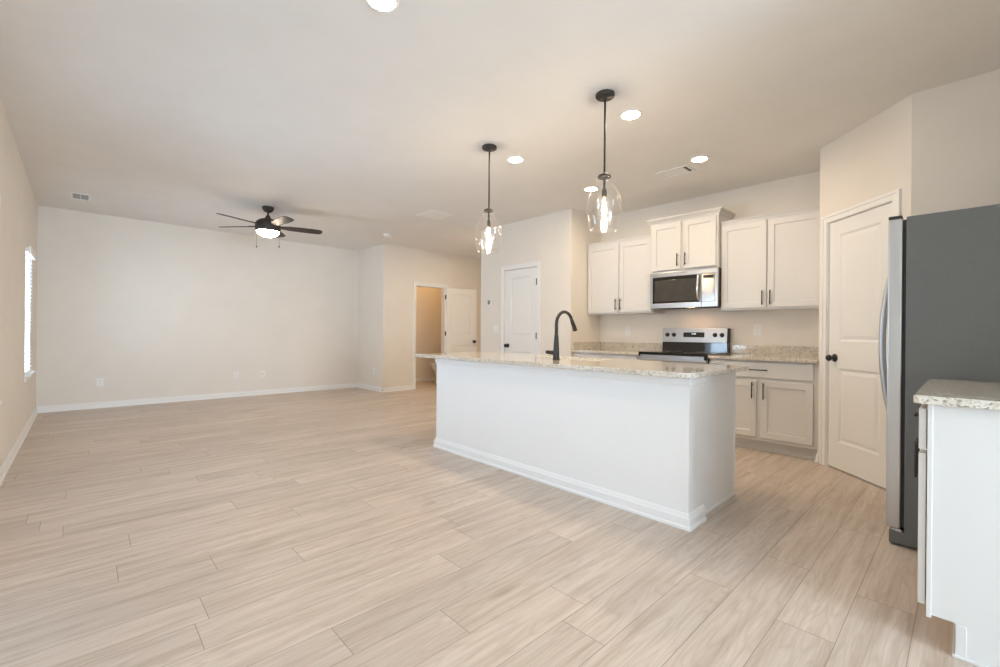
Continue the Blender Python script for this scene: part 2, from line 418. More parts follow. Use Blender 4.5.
# baseboards: stepped profile 83 mm high with a shoe
def bb(b, p, q, n):
    p, q, n = Vector((*p, 0)), Vector((*q, 0)), Vector((*n, 0)).normalized()
    prof = [(0, 0), (0.022, 0), (0.022, 0.014), (0.014, 0.022), (0.014, 0.060), (0.010, 0.068), (0.007, 0.080), (0.004, 0.085), (0, 0.085)]
    b.prism([p + n * a + Vector((0, 0, z)) for a, z in prof], q - p); return b
struct(bb(bb(MB(), (XL, -0.5), (XL, SD[0]), (1, 0)), (XL, SD[1]), (XL, YB), (1, 0)).build('baseboard_left', TRIM))
struct(bb(MB(), (XL, YB), (XN, YB), (0, -1)).build('baseboard_back', TRIM))
struct(bb(MB(), (XN, YT - 0.014), (XN, YB), (-1, 0)).build('baseboard_nook', TRIM))
b = bb(MB(), (XN - 0.014, YT), (BO[0] - 0.066, YT), (0, -1)); bb(b, (BO[1] + 0.066, YT), (6.9, YT), (0, -1))
struct(b.build('baseboard_bathroom', TRIM))
struct(bb(MB(), (XN + T, 8.52), (6.35, 8.52), (0, -1)).build('baseboard_bathroom_back', TRIM))
b = bb(MB(), (XC, YR), (XC, CD[0] - 0.06), (-1, 0)); bb(b, (XC, CD[1] + 0.06), (XC, 5.36), (-1, 0))
struct(b.build('baseboard_closet', TRIM))
a, c2 = P_(0.866, 0, 0), P_(PLEN, 0, 0)
b = bb(MB(), (a.x, a.y), (c2.x, c2.y), (PN.x, PN.y)); bb(b, (4.69 - 0.012, 0.903), (4.76, 0.903), (0, 1))
struct(b.build('baseboard_pantry', TRIM))
struct(bb(MB(), (6.9, 5.36), (6.9, YT), (-1, 0)).build('baseboard_hall', TRIM))

# ------------------------------------------------------------------ windows, blinds and glass doors
def window(name, y0, y1, z0, z1, label, sill=True):
    root = MB()
    xo, xi = XL - T, XL
    f = MB()
    for (a, c, d, e) in ((y0, y0 + 0.045, z0, z1), (y1 - 0.045, y1, z0, z1), (y0, y1, z0, z0 + 0.045), (y0, y1, z1 - 0.045, z1), (y0, y1, (z0 + z1) / 2 - 0.02, (z0 + z1) / 2 + 0.02)):
        f.box((xo + 0.01, a, d), (xo + 0.06, c, e), 0.003)
    r = f.build(name, TRIM); struct(r, label, 'window')
    MB().box((xo + 0.03, y0 + 0.04, z0 + 0.04), (xo + 0.036, y1 - 0.04, z1 - 0.04)).build('window_glass', GLASS, r)
    if sill:
        MB().box((xo + 0.06, y0 + 0.001, z0 - 0.0), (xi, y1 - 0.001, z0 + 0.022)).box((xi, y0 - 0.055, z0), (xi + 0.05, y1 + 0.055, z0 + 0.022), 0.004).build('window_sill', TRIM, r)
        MB().box((xi, y0 - 0.03, z0 - 0.055), (xi + 0.014, y1 + 0.03, z0), 0.003).build('apron', TRIM, r)
    return r
window('window_1', *W1, WZ0, WZ1, 'bright window with white blind at far end of left wall')
window('window_2', *W2, WZ0, WZ1, 'window in left wall, only its sill showing in the picture')
window('fill_window', *W3, 0.5, 2.1, 'unseen wide window added for fill light, left wall behind the viewpoint')  # out-of-view window, added only to let the fill light in
def blind(y0, y1, label):
    zb = WZ0 + 0.03
    t = thing('window_blind', label, 'blind', (XL + 0.02, (y0 + y1) / 2, zb), 'white horizontal blinds in the left wall windows')
    MB().box((XL - 0.04, y0 + 0.004, WZ1 - 0.055), (XL + 0.022, y1 - 0.004, WZ1 - 0.006), 0.003).box((XL + 0.022, y0 - 0.01, WZ1 - 0.075), (XL + 0.042, y1 + 0.01, WZ1 + 0.006), 0.004).build('valance', PLAST, t)
    s = MB(); z = WZ1 - 0.085
    while z > zb + 0.03:
        s.prism([(XL - 0.028, y0 + 0.006, z - 0.006), (XL + 0.018, y0 + 0.006, z + 0.006), (XL + 0.018, y0 + 0.006, z + 0.0035), (XL - 0.028, y0 + 0.006, z - 0.0085)], (0, y1 - y0 - 0.012, 0)); z -= 0.043
    s.build('slats', BLIND, t)
    MB().box((XL - 0.024, y0 + 0.006, zb), (XL + 0.016, y1 - 0.006, zb + 0.018), 0.004).build('bottom_rail', PLAST, t)
    k = MB()
    for yy in (y0 + 0.14, (y0 + y1) / 2, y1 - 0.14): k.tube([(XL - 0.006, yy, zb + 0.01), (XL - 0.006, yy, WZ1 - 0.05)], 0.0015, 6)
    k.build('lift_cord', PLAST, t)
    MB().tube([(XL + 0.03, y0 + 0.07, WZ1 - 0.08), (XL + 0.032, y0 + 0.07, WZ1 - 0.75)], 0.004, 8).build('tilt_wand', PLAST, t)
blind(*W1, 'white slatted blind hanging in the far window of left wall')
blind(*W2, 'white slatted blind in the nearer left wall window, reflected in microwave')
def glassdoor(name, axis, a0, a1, label):
    f = MB(); g = MB(); mid = (a0 + a1) / 2
    bx = (lambda m, u0, u1, z0, z1, d0, d1: m.box((XL - T + d0, u0, z0), (XL - T + d1, u1, z1), 0.002)) if axis == 'y' else (lambda m, u0, u1, z0, z1, d0, d1: m.box((u0, -5.0 - T + d0, z0), (u1, -5.0 - T + d1, z1), 0.002))
    for u0, u1, z0, z1 in ((a0, a0 + 0.06, 0, 2.1), (a1 - 0.06, a1, 0, 2.1), (mid - 0.04, mid + 0.04, 0.06, 2.04), (a0 + 0.06, a1 - 0.06, 0, 0.06), (a0 + 0.06, a1 - 0.06, 2.04, 2.1)):
        bx(f, u0, u1, z0, z1, 0.01, 0.08)
    r = f.build(name, TRIM); struct(r, label, 'door')
    bx(g, a0 + 0.05, a1 - 0.05, 0.05, 2.05, 0.04, 0.046); g.build('door_glass', GLASS, r)
glassdoor('door_4', 'y', *SD, 'glass patio door in left wall beside the kitchen, outside the picture')
glassdoor('door_5', 'x', *RD, 'glass door in rear wall behind the viewpoint')

# ------------------------------------------------------------------ panelled doors
DPROF = [(0.004, 0.002), (0.014, 0.009), (0.020, 0.010), (0.045, 0.004), (0.050, 0.003)]
def knob(parent, p, n, mat=BLACK):
    n = Vector(n).normalized()
    k = MB().lathe([(0.0, 0), (0.033, 0), (0.033, 0.004), (0.028, 0.009), (0.013, 0.012), (0.011, 0.030), (0.020, 0.036), (0.027, 0.044), (0.028, 0.053), (0.023, 0.062), (0.010, 0.066), (0.0, 0.0665)], p, 24, n, False)
    return k.build('knob', mat, parent, 'round black door knob')
def hinges(parent, p, u, n, zs):
    for z in zs:
        h = MB(); q = Vector((p[0], p[1], z))
        h.tube([q, q + Vector((0, 0, 0.09))], 0.007, 10)
        u_, n_ = Vector(u).normalized(), Vector(n).normalized()
        h.prism([q + u_ * -0.001 + n_ * -0.002, q + u_ * 0.016 + n_ * -0.002, q + u_ * 0.016 + n_ * -0.006, q + u_ * -0.001 + n_ * -0.006], (0, 0, 0.09))
        h.build('hinge', BLACK, parent)
def door_leaf(name, O, U, Nn, wd, ht, label, th=0.035, st=0.115):
    O, U, Nn = Vector(O), Vector(U).normalized(), Vector(Nn).normalized()
    m = MB(); half = th / 2
    pn = [(st, 0.22, wd - st, 0.83), (st, 1.05, wd - st, ht - 0.115)]
    m.panel(O, U, Nn, wd, ht, half, pn, DPROF, 0.002)
    m.panel(O + U * wd, -U, -Nn, wd, ht, half, pn, DPROF, 0.002)
    r = m.build(name, DOORW); struct(r, label, 'door'); return r
def casing_boxes(b, pt, a0, a1, top, wd=0.061, th=0.016):
    # pt(s, n, z): point on a wall plane; three mitred boards with a stepped profile round the doorway a0..a1
    def board(s0, s1, z0, z1):
        for (i, t0) in ((0.0, th * 0.62),):
            b.prism([pt(s0, 0, z0), pt(s1, 0, z0), pt(s1, t0, z0), pt(s0, t0, z0)], (0, 0, z1 - z0), 0.002)
    board(a0 - wd, a0, 0, top + wd); board(a1, a1 + wd, 0, top + wd); board(a0 - 0.0005, a1 + 0.0005, top, top + wd)
    def rim(s0, s1, z0, z1):
        b.prism([pt(s0, 0, z0), pt(s1, 0, z0), pt(s1, th, z0), pt(s0, th, z0)], (0, 0, z1 - z0), 0.003)
    rim(a0 - wd - 0.002, a0 - wd + 0.022, 0, top + wd - 0.02); rim(a1 + wd - 0.022, a1 + wd + 0.002, 0, top + wd - 0.02); rim(a0 - wd - 0.002, a1 + wd + 0.002, top + wd - 0.022, top + wd + 0.002)
    return b
# pantry door in the angled wall
r = door_leaf('door_1', P_(0.144, -0.030, 0.012), PD, PN, 0.638, 2.05, 'white two-panel pantry door with black knob, left of the fridge')
off_knob = P_(0.144 + 0.638 - 0.070, -0.0125, 0.925)
knob(r, off_knob, PN)
b = MB(); casing_boxes(b, lambda s, n, z: P_(s, n, z), PO[0], PO[1], PO[2])
pbox(b, PO[0], PO[0] + 0.005, -T, 0, 0, PO[2]); pbox(b, PO[1] - 0.005, PO[1], -T, 0, 0, PO[2]); pbox(b, PO[0], PO[1], -T, 0, PO[2] - 0.004, PO[2])
struct(b.build('trim_1', TRIM), 'white casing around the angled pantry door', 'door trim')
# closet door
r = door_leaf('door_2', (XC + 0.030, CD[1] - 0.006, 0.012), (0, -1, 0), (-1, 0, 0), CD[1] - CD[0] - 0.012, 2.035, 'closed white two-panel closet door with black knob beside the thermostat')
knob(r, (XC + 0.0125, CD[1] - 0.07, 0.925), (-1, 0, 0)); hinges(r, (XC - 0.010, CD[0] + 0.008), (0, -1, 0), (-1, 0, 0), (0.2, 1.03, 1.79))
b = MB(); casing_boxes(b, lambda s, n, z: Vector((XC - n, s, z)), CD[0], CD[1], 2.055)
b.box((XC, CD[0], 0), (XC + T, CD[0] + 0.005, 2.055)); b.box((XC, CD[1] - 0.005, 0), (XC + T, CD[1], 2.055)); b.box((XC, CD[0], 2.051), (XC + T, CD[1], 2.055))
struct(b.build('trim_2', TRIM), 'white casing around the closet door', 'door trim')
# bathroom door, swung open against the wall
ang = math.radians(11.3); hp = Vector((BO[1] + 0.008, YT - 0.022, 0.012)); U = Vector((math.cos(ang), -math.sin(ang), 0)); Nn = Vector((-math.sin(ang), -math.cos(ang), 0))
r = door_leaf('door_3', hp, U, Nn, 0.705, 2.02, 'white two-panel bathroom door standing open against the wall')
knob(r, hp + U * 0.645 + Nn * 0.0175 + Vector((0, 0, 0.915)), Nn); knob(r, hp + U * 0.645 - Nn * 0.0175 + Vector((0, 0, 0.915)), -Nn)
hinges(r, (BO[1] - 0.004, YT - 0.026), (-1, 0, 0), (0, -1, 0), (0.2, 1.05, 1.80))
b = MB(); casing_boxes(b, lambda s, n, z: Vector((s, YT - n, z)), BO[0], BO[1], 2.035)
b.box((BO[0], YT, 0), (BO[0] + 0.012, YT + T, 2.035)); b.box((BO[1] - 0.012, YT, 0), (BO[1], YT + T, 2.035)); b.box((BO[0], YT, 2.023), (BO[1], YT + T, 2.035))
struct(b.build('trim_3', TRIM), 'white casing around the open bathroom doorway', 'door trim')

# ------------------------------------------------------------------ kitchen island
SHK = [(0.002, 0.009), (0.004, 0.010)]
def pull(parent, p, axis, ln, n, r=0.0055, out=0.030):
    p, a, n = Vector(p), Vector(axis).normalized(), Vector(n).normalized()
    k = MB().tube([p - a * ln / 2 + n * out, p + a * ln / 2 + n * out], r, 12)
    for sgn in (-1, 1): k.tube([p + a * sgn * (ln / 2 - 0.022), p + a * sgn * (ln / 2 - 0.022) + n * out], r * 0.8, 10)
    return k.build('pull', BLACK, parent, 'black bar pull')
def shaker(parent, O, U, Nn, wd, ht, pullpos=None, pax=(0, 0, 1), pl=0.15, name='door', st=0.057, th=0.02):
    m = MB(); m.panel(O, U, Nn, wd, ht, th, [(st, st, wd - st, ht - st)] if st else [], SHK, 0.0025)
    d = m.build(name, CAB, parent)
    if pullpos:
        q = Vector(O) + Vector(U).normalized() * pullpos[0] + Vector((0, 0, pullpos[1])) + Vector(Nn).normalized() * th
        pull(d, q, pax, pl, Nn)
    return d
TOP, BOT = 0.897, 0.867
isl = thing('kitchen_island', 'white panelled kitchen island with base trim standing on the plank floor', 'kitchen island', (2.9, 2.3, 0))
MB().box((2.51, 1.088, 0), (2.70, 3.545, BOT)).build('front_panel', ISLW, isl)
b = MB().box((2.70, 1.112, 0), (3.285, 3.525, BOT))
b2 = MB()
b.build('end_panel', ISLW, isl)
MB().box((3.285, 1.108, 0.10), (3.297, 3.528, BOT)).build('face_frame', ISLW, isl)
def wrap(b, prof, x0, x1, ya, yb):
    # sweep a profile (out, z) round the front and both short ends of the half wall
    for i in range(len(prof) - 1):
        (a, z0), (c, z1) = prof[i], prof[i + 1]
        def ring(o, z): return [Vector((x1, ya - o, z)), Vector((x0 - o, ya - o, z)), Vector((x0 - o, yb + o, z)), Vector((x1, yb + o, z))]
        A, B = ring(a, z0), ring(c, z1)
        for k in range(3): b.poly([A[k], A[k + 1], B[k + 1], B[k]])
    pr = [(0, prof[0][1])] + list(prof) + [(0, prof[-1][1])]
    for yy, sg in ((ya, -1), (yb, 1)): b.poly([Vector((x1, yy + sg * o, z)) for o, z in pr])
    return b
b = wrap(MB(), [(0.022, 0.0), (0.022, 0.014), (0.015, 0.022), (0.015, 0.062), (0.011, 0.070), (0.007, 0.084), (0.003, 0.090), (0, 0.090)], 2.51, 2.715, 1.088, 3.545)
b.box((2.715, 1.104, 0), (3.295, 1.112, 0.02), 0.002)
b.build('base_trim', ISLW, isl)
wrap(MB(), [(0, 0.806), (0.005, 0.808), (0.007, 0.815), (0.012, 0.824), (0.012, 0.855), (0.018, 0.860), (0.018, BOT - 0.001), (0, BOT - 0.001)], 2.51, 2.715, 1.088, 3.545).build('top_trim', ISLW, isl)
yy = 1.14
for k, wd in enumerate((0.42, 0.42, 0.60, 0.42, 0.42)):
    shaker(isl, (3.297, yy, 0.13), (0, 1, 0), (1, 0, 0), wd, 0.71, (0.05 if k % 2 else wd - 0.05, 0.60)); yy += wd + 0.02

def rounded(x0, y0, x1, y1, rads, n=8):
    pts = []
    for (cx, cy, a0), r in zip(((x0, y0, 180), (x1, y0, 270), (x1, y1, 0), (x0, y1, 90)), rads):
        sx = 1 if cx == x0 else -1; sy = 1 if cy == y0 else -1
        ox, oy = cx + sx * r, cy + sy * r
        for k in range(n + 1):
            t = math.radians(a0 + 90 * k / n); pts.append((ox + r * math.cos(t), oy + r * math.sin(t)))
    return pts
def slab(outer, holes, z0, z1, bev=0.004):
    t = bmesh.new(); edges = []
    for loop in [outer] + holes:
        vs = [t.verts.new((x, y, z0)) for x, y in loop]
        edges += [t.edges.new((vs[i], vs[(i + 1) % len(vs)])) for i in range(len(vs))]
    bmesh.ops.triangle_fill(t, use_beauty=True, use_dissolve=False, edges=edges)
    bmesh.ops.dissolve_limit(t, angle_limit=0.001, verts=t.verts, edges=t.edges)
    r = bmesh.ops.extrude_face_region(t, geom=list(t.faces))
    bmesh.ops.translate(t, vec=(0, 0, z1 - z0), verts=[g for g in r['geom'] if isinstance(g, bmesh.types.BMVert)])
    bmesh.ops.recalc_face_normals(t, faces=t.faces)
    ed = [e for e in t.edges if len(e.link_faces) == 2 and e.calc_face_angle(0) > 1.2 and abs(e.verts[0].co.z - e.verts[1].co.z) < 1e-6]
    if bev: bmesh.ops.bevel(t, geom=ed, offset=bev, segments=2, profile=0.5, affect='EDGES')
    return MB().add(t)
SK = (2.86, 1.99, 3.235, 2.61)
s = slab(rounded(2.385, 1.03, 3.34, 3.78, (0.085, 0.025, 0.025, 0.06)), [list(reversed(rounded(*SK, (0.04,) * 4, 5)))], BOT, TOP)
tag(s.build('island_countertop', GRANITE), 'long speckled pale granite countertop lying on the white island', 'countertop')
sk = thing('sink', 'stainless undermount sink set into the island countertop', 'sink', (3.05, 2.3, 0.66))
b = MB(); t = bmesh.new()
o_, i_ = rounded(SK[0] - 0.012, SK[1] - 0.012, SK[2] + 0.012, SK[3] + 0.012, (0.05,) * 4, 5), rounded(SK[0] + 0.002, SK[1] + 0.002, SK[2] - 0.002, SK[3] - 0.002, (0.04,) * 4, 5)
lo = rounded(SK[0] + 0.015, SK[1] + 0.015, SK[2] - 0.015, SK[3] - 0.015, (0.05,) * 4, 5)
loops = [[(x, y, BOT - 0.001) for x, y in o_], [(x, y, BOT - 0.001) for x, y in i_], [(x, y, 0.68) for x, y in lo], ]
vs = [[t.verts.new(p) for p in lp] for lp in loops]
n = len(o_)
for A, B in zip(vs, vs[1:]):
    for k in range(n): t.faces.new((A[k], A[(k + 1) % n], B[(k + 1) % n], B[k]))
t.faces.new(vs[-1])
b.add(t); b.build('basin', SINKM, sk)
MB().lathe([(0, 0.681), (0.04, 0.681), (0.045, 0.684), (0.03, 0.686), (0.0, 0.685)], (3.05, 2.3, 0), 20, (0, 0, 1), False).build('drain', CHROME, sk)

FX, FY = 2.785, 2.285
fc = thing('kitchen_faucet', 'matte black gooseneck faucet standing on the island countertop', 'faucet', (FX, FY, TOP))
MB().lathe([(0, TOP), (0.029, TOP), (0.029, TOP + 0.006), (0.0255, TOP + 0.010), (0.0245, TOP + 0.06), (0.021, TOP + 0.13), (0.0165, TOP + 0.19), (0.0145, TOP + 0.205), (0, TOP + 0.205)], (FX, FY, 0), 28, (0, 0, 1), False).build('body', BLACK, fc)
R_ = 0.103; zc = 1.183
pts = [(FX, FY, TOP + 0.19), (FX, FY, zc - 0.03)] + [(FX + R_ - R_ * math.cos(math.radians(a)), FY, zc + R_ * math.sin(math.radians(a))) for a in range(0, 168, 12)]
MB().tube(pts, 0.0135, 18).build('spout', BLACK, fc)
e1, e0 = Vector(pts[-1]), Vector(pts[-2]); dv = (e1 - e0).normalized()
MB().tube([e1 - dv * 0.002, e1 + dv * 0.02, e1 + dv * 0.102, e1 + dv * 0.105], [0.0135, 0.0155, 0.0195, 0.017], 18).build('spray_head', BLACK, fc)
h = MB().tube([(FX, FY + 0.015, TOP + 0.055), (FX, FY + 0.045, TOP + 0.055)], 0.0165, 16).tube([(FX, FY + 0.045, TOP + 0.055), (FX, FY + 0.05, TOP + 0.055), (FX, FY + 0.098, TOP + 0.058), (FX, FY + 0.104, TOP + 0.058)], [0.0165, 0.0165, 0.0155, 0.012], 16)
h.build('lever', BLACK, fc)

# ------------------------------------------------------------------ kitchen wall: uppers, microwave, bases, range, counters
def crown(b, xf, y0, y1, z0, z1, left=True, right=True, proj=0.045):
    # cornice along the front of a wall cabinet with returns to the wall
    prof = [(0.0, z0), (0.006, z0), (0.008, z0 + 0.2 * (z1 - z0)), (proj * 0.45, z0 + 0.45 * (z1 - z0)), (proj * 0.8, z0 + 0.7 * (z1 - z0)), (proj, z0 + 0.78 * (z1 - z0)), (proj, z1), (0, z1)]
    def ring(o, z): return [Vector((XK - 0.001, y0 - (o if right else 0), z)), Vector((xf - o, y0 - (o if right else 0), z)), Vector((xf - o, y1 + (o if left else 0), z)), Vector((XK - 0.001, y1 + (o if left else 0), z))]
    R = [ring(o, z) for o, z in prof]
    for A, B in zip(R, R[1:]):
        for k in range(3): b.poly([A[k], A[k + 1], B[k + 1], B[k]])
    b.poly(R[-1]); return b
def upper(y0, y1, z0, z1, xf, split, gap, ctop, label, left, right, pz, inset=0.012):
    t = thing('wall_cabinet', label, 'cabinet', ((xf + XK) / 2, (y0 + y1) / 2, z0), 'white upper cabinets on the kitchen wall')
    MB().box((xf + 0.021, y0, z0), (XK, y1, z1), 0.001).build('carcass', CAB, t)
    wl = (y1 - inset) - (split + gap / 2); wr = (split - gap / 2) - (y0 + inset)
    shaker(t, (xf + 0.02, y1 - inset, z0 + 0.018), (0, -1, 0), (-1, 0, 0), wl, z1 - z0 - 0.036, (wl - 0.03, pz), pl=0.145)
    shaker(t, (xf + 0.02, split - gap / 2, z0 + 0.018), (0, -1, 0), (-1, 0, 0), wr, z1 - z0 - 0.036, (0.03, pz), pl=0.145)
    crown(MB(), xf + 0.021, y0, y1, z1 - 0.008, ctop, left, right, 0.045 if ctop - z1 > 0.045 else 0.026).build('crown', CAB, t)
    return t
upper(2.615, 3.562, 1.37, 2.285, 4.985, 3.075, 0.008, 2.322, 'white two-door upper cabinet between recess wall and microwave', False, False, 0.10)
upper(1.842, 2.612, 1.834, 2.408, 4.915, 2.228, 0.030, 2.462, 'raised white two-door upper cabinet with deep crown above the microwave', True, True, 0.105, 0.020)
upper(0.912, 1.838, 1.37, 2.285, 4.985, 1.393, 0.010, 2.322, 'white two-door upper cabinet beside the angled pantry wall', False, False, 0.10)

mw = thing('microwave', 'stainless over-the-range microwave mounted beneath the raised cabinet', 'microwave', (5.1, 2.215, 1.415))
MX = 4.925
MB().box((MX, 1.835, 1.425), (XK, 2.600, 1.832), 0.004).build('body', BLACK, mw)
MB().box((MX - 0.022, 1.832, 1.772), (MX, 2.602, 1.828), 0.004).build('top_panel', STEEL, mw)
d = MB()
d.box((MX - 0.022, 2.002, 1.412), (MX, 2.602, 1.470), 0.004).box((MX - 0.022, 2.570, 1.470), (MX, 2.602, 1.772), 0.003).box((MX - 0.022, 2.002, 1.470), (MX, 2.03, 1.772), 0.003)
d = d.build('door', STEEL, mw)
MB().box((MX - 0.019, 2.028, 1.468), (MX - 0.004, 2.572, 1.774), 0.002).build('window', GLASSBLK, d)
MB().box((MX - 0.0198, 2.060, 1.492), (MX - 0.018, 2.545, 1.735), 0.0005).build('window_screen', OVENGLS, d)
hp_ = [(MX - 0.022 - 0.038 * math.sin(PI * k / 14) - 0.004, 2.032, 1.478 + (1.768 - 1.478) * k / 14) for k in range(15)]
MB().tube(hp_, [0.010] + [0.0125] * 13 + [0.010], 12).build('handle', CHROME, d)
MB().box((MX - 0.022, 1.832, 1.412), (MX, 2.000, 1.470), 0.004).box((MX - 0.022, 1.832, 1.470), (MX, 1.862, 1.772), 0.003).build('side_trim', STEEL, mw)
cp = MB().box((MX - 0.020, 1.862, 1.470), (MX - 0.002, 2.000, 1.772), 0.002).build('control_panel', metal('panel_steel', (0.27, 0.245, 0.23), 0.16, 'y', 0.03), mw)
MB().box((MX - 0.021, 1.88, 1.72), (MX - 0.0195, 1.985, 1.755), 0.0005).build('display', GLASSBLK, cp)
b = MB()
for k in range(7): b.box((MX - 0.0226, 2.235 - 0.012 * k, 1.802), (MX - 0.0218, 2.243 - 0.012 * k, 1.810))
b.build('badge', GREYP, mw)
MB().box((MX + 0.02, 1.86, 1.4195), (XK - 0.03, 2.57, 1.4248), 0.002).build('bottom_grille', DARK, mw)
MB().box((4.955, 2.12, 1.4182), (5.025, 2.22, 1.4194), 0.0004).build('cooktop_lamp', MICLENS, mw, 'lit cooktop lamp lens')

def base_cab(y0, y1, label, split, xf=4.70):
    t = thing('base_cabinet', label, 'cabinet', ((xf + XK) / 2, (y0 + y1) / 2, 0), 'white base cabinets along the kitchen wall')
    MB().box((xf, y0, 0.105), (XK - 0.001, y1, BOT), 0.001).build('carcass', CAB, t)
    MB().box((xf + 0.075, y0, 0), (XK - 0.001, y1, 0.105)).box((xf + 0.063, y0, 0), (xf + 0.075, y1, 0.018), 0.003).build('toe_kick', CAB, t)
    e = 0.032
    wd = y1 - y0 - 2 * e
    shaker(t, (xf, y1 - e, 0.707), (0, -1, 0), (-1, 0, 0), wd, 0.146, (wd / 2, 0.073), (0, 1, 0), 0.16, 'drawer', 0, 0.02)
    g = 0.038; wl = y1 - e - split - g / 2; wr = split - g / 2 - y0 - e
    shaker(t, (xf, y1 - e, 0.138), (0, -1, 0), (-1, 0, 0), wl, 0.54, (wl - 0.03, 0.445), pl=0.155)
    shaker(t, (xf, split - g / 2, 0.138), (0, -1, 0), (-1, 0, 0), wr, 0.54, (0.03, 0.445), pl=0.155)
    return t
base_cab(0.906, 1.832, 'white base cabinet with one drawer and two doors beside pantry wall', 1.372)
base_cab(2.605, 3.568, 'white base cabinet left of the range, mostly hidden behind the island', 3.085)
def counter(y0, y1, side, label):
    t = thing('kitchen_countertop', label, 'countertop', (5.0, (y0 + y1) / 2, BOT), 'granite countertops along the kitchen wall')
    slab(rounded(4.655, y0, XK - 0.001, y1, (0.006,) * 4, 2), [], BOT + 0.0005, TOP).build('slab', GRANITE, t)
    b = MB().box((XK - 0.021, y0, TOP), (XK - 0.001, y1, 0.999), 0.002)
    if side: b.box((4.675, y1 - 0.02, TOP), (XK - 0.021, y1, 0.999), 0.002)
    b.build('backsplash', GRANITE, t)
counter(0.905, 1.834, False, 'speckled granite countertop with backsplash right of the range')
counter(2.603, 3.568, True, 'speckled granite countertop with backsplash left of the range in the corner')

rg = thing('range', 'stainless electric range with black glass cooktop against kitchen wall', 'range', (4.98, 2.218, 0))
RY0, RY1 = 1.838, 2.599
MB().box((4.70, RY0, 0.02), (XK - 0.015, RY1, 0.885), 0.003).build('body', BLACK, rg)
od = MB().box((4.655, RY0 + 0.004, 0.20), (4.70, RY1 - 0.004, 0.80), 0.006).build('oven_door', STEEL, rg)
MB().box((4.651, RY0 + 0.11, 0.30), (4.66, RY1 - 0.11, 0.66), 0.004).build('oven_window', GLASSBLK, od)
h = MB().tube([(4.615, RY0 + 0.05, 0.755), (4.615, RY1 - 0.05, 0.755)], 0.012, 14)
for y_ in (RY0 + 0.08, RY1 - 0.08): h.tube([(4.655, y_, 0.755), (4.615, y_, 0.755)], 0.009, 10)
h.build('handle', CHROME, od)
MB().box((4.66, RY0 + 0.004, 0.03), (4.70, RY1 - 0.004, 0.185), 0.005).build('drawer', STEEL, rg)
MB().box((4.652, RY0 + 0.004, 0.815), (4.70, RY1 - 0.004, 0.884), 0.006).build('front_rail', STEEL, rg)
ck = MB().box((4.640, RY0, 0.885), (5.24, RY1, 0.913), 0.004).box((4.640, RY0, 0.845), (4.655, RY0 + 0.028, 0.888), 0.003).box((4.640, RY1 - 0.016, 0.862), (4.655, RY1, 0.888), 0.003).build('cooktop', GLASSBLK, rg)
for (cx, cy, rr) in ((4.82, 2.03, 0.11), (4.82, 2.41, 0.085), (5.07, 2.03, 0.08), (5.07, 2.41, 0.1)):
    MB().lathe([(rr, 0.913), (rr, 0.9134), (rr - 0.003, 0.9134), (rr - 0.003, 0.913)], (cx, cy, 0), 36, (0, 0, 1), False).build('burner_ring', GREYP, ck)
GX = 5.215
MB().prism([(GX - 0.01, RY0 + 0.003, 0.905), (GX - 0.004, RY0 + 0.003, 1.020), (XK - 0.005, RY0 + 0.003, 1.020), (XK - 0.005, RY0 + 0.003, 0.905)], (0, RY1 - RY0 - 0.006, 0), 0.003).build('back_riser', GLASSBLK, rg)
MB().prism([(GX - 0.006, RY0 + 0.001, 1.020), (GX + 0.012, RY0 + 0.001, 1.182), (XK - 0.004, RY0 + 0.001, 1.182), (XK - 0.004, RY0 + 0.001, 1.020)], (0, 0.006, 0), 0.001).box((GX + 0.014, RY0 + 0.004, 1.021), (XK - 0.004, RY1 - 0.004, 1.178), 0.002).build('guard_housing', BLACK, rg)
bp = MB().prism([(GX - 0.008, RY0 + 0.007, 1.020), (GX + 0.010, RY0 + 0.007, 1.184), (GX + 0.028, RY0 + 0.007, 1.184), (GX + 0.012, RY0 + 0.007, 1.020)], (0, RY1 - RY0 - 0.010, 0), 0.002).build('control_panel', STEEL, rg)
gn = Vector((-0.994, 0, 0.109)).normalized()
for yk in (2.533, 2.452, 1.975, 1.899):
    zk = 1.107; xk = GX - 0.008 + 0.018 * (zk - 1.02) / 0.164
    k = MB().lathe([(0, 0), (0.025, 0), (0.025, 0.006), (0.021, 0.010), (0.019, 0.026), (0.016, 0.030), (0, 0.030)], (xk, yk, zk), 24, gn, False)
    q = Vector((xk, yk, zk)) + gn * 0.026
    k.prism([q + Vector((0, -0.004, -0.018)), q + Vector((0, 0.004, -0.018)), q + Vector((0, 0.004, 0.018)), q + Vector((0, -0.004, 0.018))], gn * 0.010, 0.001)
    k.build('knob', BLACK, bp, 'black round control knob')
xd = GX - 0.008 + 0.018 * 0.4
dp = MB().prism([(xd - 0.006, 2.092, 1.080), (xd - 0.0005, 2.092, 1.136), (xd + 0.01, 2.092, 1.136), (xd + 0.01, 2.092, 1.080)], (0, 0.244, 0), 0.001).build('display', GLASSBLK, bp)
b = MB()
